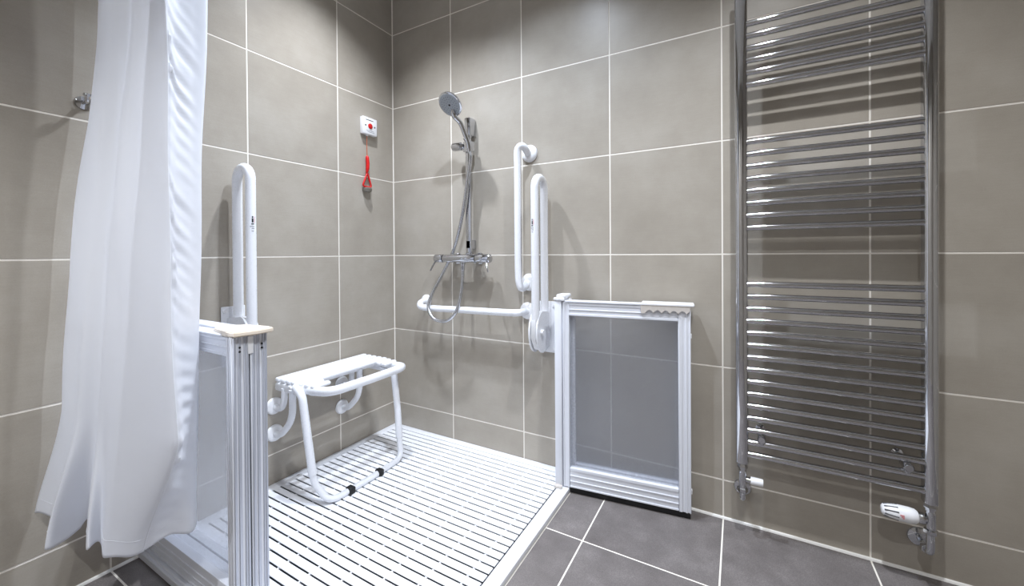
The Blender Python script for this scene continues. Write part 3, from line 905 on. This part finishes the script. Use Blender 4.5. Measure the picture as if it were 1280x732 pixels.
# ------------------------------------------------------------------ towel radiator
rad = thing('towel_radiator', 'tall chrome ladder towel radiator with three groups of bars', 'radiator', (2.12, -.09, .28))
XL0, XL1, XR0, XR1 = 1.8445, 1.8855, 2.3535, 2.3885
RYC = -.092
def post_mesh(x0, x1):
    bm = bmesh.new()
    prof = []
    xc, hw = (x0 + x1) / 2, (x1 - x0) / 2
    for k in range(17):                       # rounded front of a D-profile
        a = math.pi * k / 16
        prof.append((xc + hw * math.cos(a), RYC - .002 - .016 * math.sin(a)))
    prof += [(x0, RYC + .016), (x1, RYC + .016)]
    prism(bm, [(x, y, .283) for x, y in prof], None, (0, 0, 2.06 - .283))
    return bm
obj('post', post_mesh(XL0, XL1), 'chrome_bar', rad)
obj('post', post_mesh(XR0, XR1), 'chrome_bar', rad)
BR = .0112
bars = [.319 + k * .0446 for k in range(15)] + [1.150 + k * .0449 for k in range(8)] + [1.672 + k * .0445 for k in range(6)]
bar_me = None
for zz in bars:
    if bar_me is None:
        o = obj('bar', Tube([(XL1 - .004, RYC, 0), (XR0 + .004, RYC, 0)], BR, 20), 'chrome_bar', rad)
        for v in o.data.vertices: v.co = v.co + BASE[rad.name]
        bar_me = o.data
    else:
        o = bpy.data.objects.new('bar', bar_me); COL.objects.link(o); o.parent = rad
    o.location = Vector((0, 0, zz)) - BASE[rad.name]
for xx, zz in ((1.926, .386), (2.316, .386)):
    bm = bmesh.new()
    lathe(bm, [(0, 0), (.016, 0), (.016, .004), (.009, .008), (.009, .070), (.013, .072), (.013, .112), (.010, .116), (0, .116)], (xx, -.001, zz), (0, -1, 0), 18)
    box(bm, xx - .008, xx + .008, RYC - .016, RYC + .016, zz - .021, zz + .003, .003, 1)
    obj('wall_bracket', bm, 'chrome', rad)

# ------------------------------------------------------------------ radiator valves
lv = thing('radiator_lockshield_valve', 'chrome lockshield valve with white cap under the left radiator post', 'radiator valve', (1.866, 0, .12), 'radiator valves')
vx = 1.866
obj('tail_nut', Lathe([(0, 0), (.013, 0), (.013, .010), (.017, .012), (.017, .022), (.014, .026), (.014, .034), (0, .034)], (vx, RYC, .251), (0, 0, 1), 6), 'chrome', lv)
bm = bmesh.new()
lathe(bm, [(0, 0), (.012, 0), (.013, .010), (.013, .050), (.0115, .062), (0, .062)], (vx, RYC, .192), (0, 0, 1), 18)
obj('valve_body', bm, 'chrome', lv)
obj('valve_stem', Lathe([(0, 0), (.010, 0), (.010, .020), (0, .020)], (vx + .010, RYC, .222), (1, 0, 0), 16), 'chrome', lv)
obj('white_cap', Lathe([(0, 0), (.0125, 0), (.0135, .002), (.0130, .036), (.0115, .039), (0, .039)], (vx + .026, RYC, .222), (1, 0, 0), 20), 'plastic', lv)
obj('elbow_nut', Lathe([(0, 0), (.014, 0), (.018, .004), (.018, .016), (.014, .020), (0, .020)], (vx, RYC, .172), (0, 0, 1), 6), 'chrome', lv)
obj('elbow', Tube(fillet([(vx, RYC, .180), (vx, RYC, .145), (vx, -.006, .145)], .022, 7), .0105, 14), 'chrome', lv)
obj('wall_rose', Lathe([(0, 0), (.030, 0), (.028, .004), (.012, .009), (0, .009)], (vx, -.001, .145), (0, -1, 0), 26), 'chrome', lv)

tv = thing('radiator_thermostatic_valve', 'white thermostatic valve head on chrome pipework under the right radiator post', 'radiator valve', (2.371, 0, .10), 'radiator valves')
vx = 2.371
obj('tail_nut', Lathe([(0, 0), (.012, 0), (.012, .008), (.016, .010), (.016, .018), (.013, .022), (.013, .028), (0, .028)], (vx, RYC, .257), (0, 0, 1), 6), 'chrome', tv)
obj('valve_body', Lathe([(0, 0), (.011, 0), (.0125, .010), (.0125, .048), (.011, .058), (0, .058)], (vx, RYC, .200), (0, 0, 1), 18), 'chrome', tv)
obj('collar_nut', Lathe([(0, 0), (.009, 0), (.009, .006), (.017, .008), (.017, .020), (.014, .024), (0, .024)], (vx - .008, RYC, .230), (-1, 0, 0), 20), 'chrome', tv)
th = obj('thermostatic_head', Lathe([(0, 0), (.017, 0), (.0215, .006), (.0235, .020), (.0235, .052), (.0205, .070), (.0165, .082), (.011, .086), (0, .086)], (vx - .030, RYC, .230), (-1, 0, 0), 28), 'plastic', tv)
bm = bmesh.new()
for k in range(10):
    a = math.radians(36 * k + 10)
    cx_, cz_ = RYC + .0232 * math.cos(a), .230 + .0232 * math.sin(a)
    c2x, c2z = RYC + .0176 * math.cos(a), .230 + .0176 * math.sin(a)
    tube(bm, [(vx - .030 - .048, cx_, cz_), (vx - .030 - .081, c2x, c2z)], .0022, 6)
obj('grip_slot', bm, 'dark', th)['kind'] = 'stuff'
bm = bmesh.new()
for k in range(3):
    a = math.radians(170 + 10 * k)
    box(bm, vx - .030 - .046 + .003 * k, vx - .030 - .036, RYC + .0238 * math.cos(a) - .001, RYC + .0238 * math.cos(a) + .001, .230 - .0238 * -math.sin(a) - .0018, .230 - .0238 * -math.sin(a) + .0018)
obj('printed_mark', bm, 'pinkprint', th, False)
obj('elbow', Tube(fillet([(vx, RYC, .215), (vx, RYC, .122), (vx, -.006, .122)], .024, 7), .0105, 14), 'chrome', tv)
obj('pipe_nut', Lathe([(0, 0), (.013, 0), (.017, .003), (.017, .014), (.013, .017), (0, .017)], (vx, RYC, .186), (0, 0, 1), 6), 'chrome', tv)
obj('pipe_nut', Lathe([(0, 0), (.014, 0), (.017, .004), (.017, .016), (.014, .020), (0, .020)], (vx, -.050, .122), (0, -1, 0), 6), 'chrome', tv)
obj('wall_rose', Lathe([(0, 0), (.031, 0), (.029, .004), (.012, .010), (0, .010)], (vx, -.001, .122), (0, -1, 0), 26), 'chrome', tv)

# ------------------------------------------------------------------ robe hook on the left wall
rh = thing('robe_hook', 'small chrome robe hook on the left wall, half hidden by the curtain', 'hook', (0, -1.340, 1.55))
obj('wall_rose', Lathe([(0, 0), (.022, 0), (.021, .005), (.010, .009), (0, .009)], (.001, -1.340, 1.560), (1, 0, 0), 24), 'chrome', rh)
obj('peg', Tube(smooth_path([(.008, -1.340, 1.560), (.028, -1.340, 1.558), (.042, -1.342, 1.562), (.048, -1.343, 1.574)], 5), .006, 12), 'chrome', rh)
obj('knob', Lathe([(0, 0), (.009, 0), (.011, .004), (.009, .009), (0, .010)], (.048, -1.343, 1.572), (.2, 0, 1), 16), 'chrome', rh)
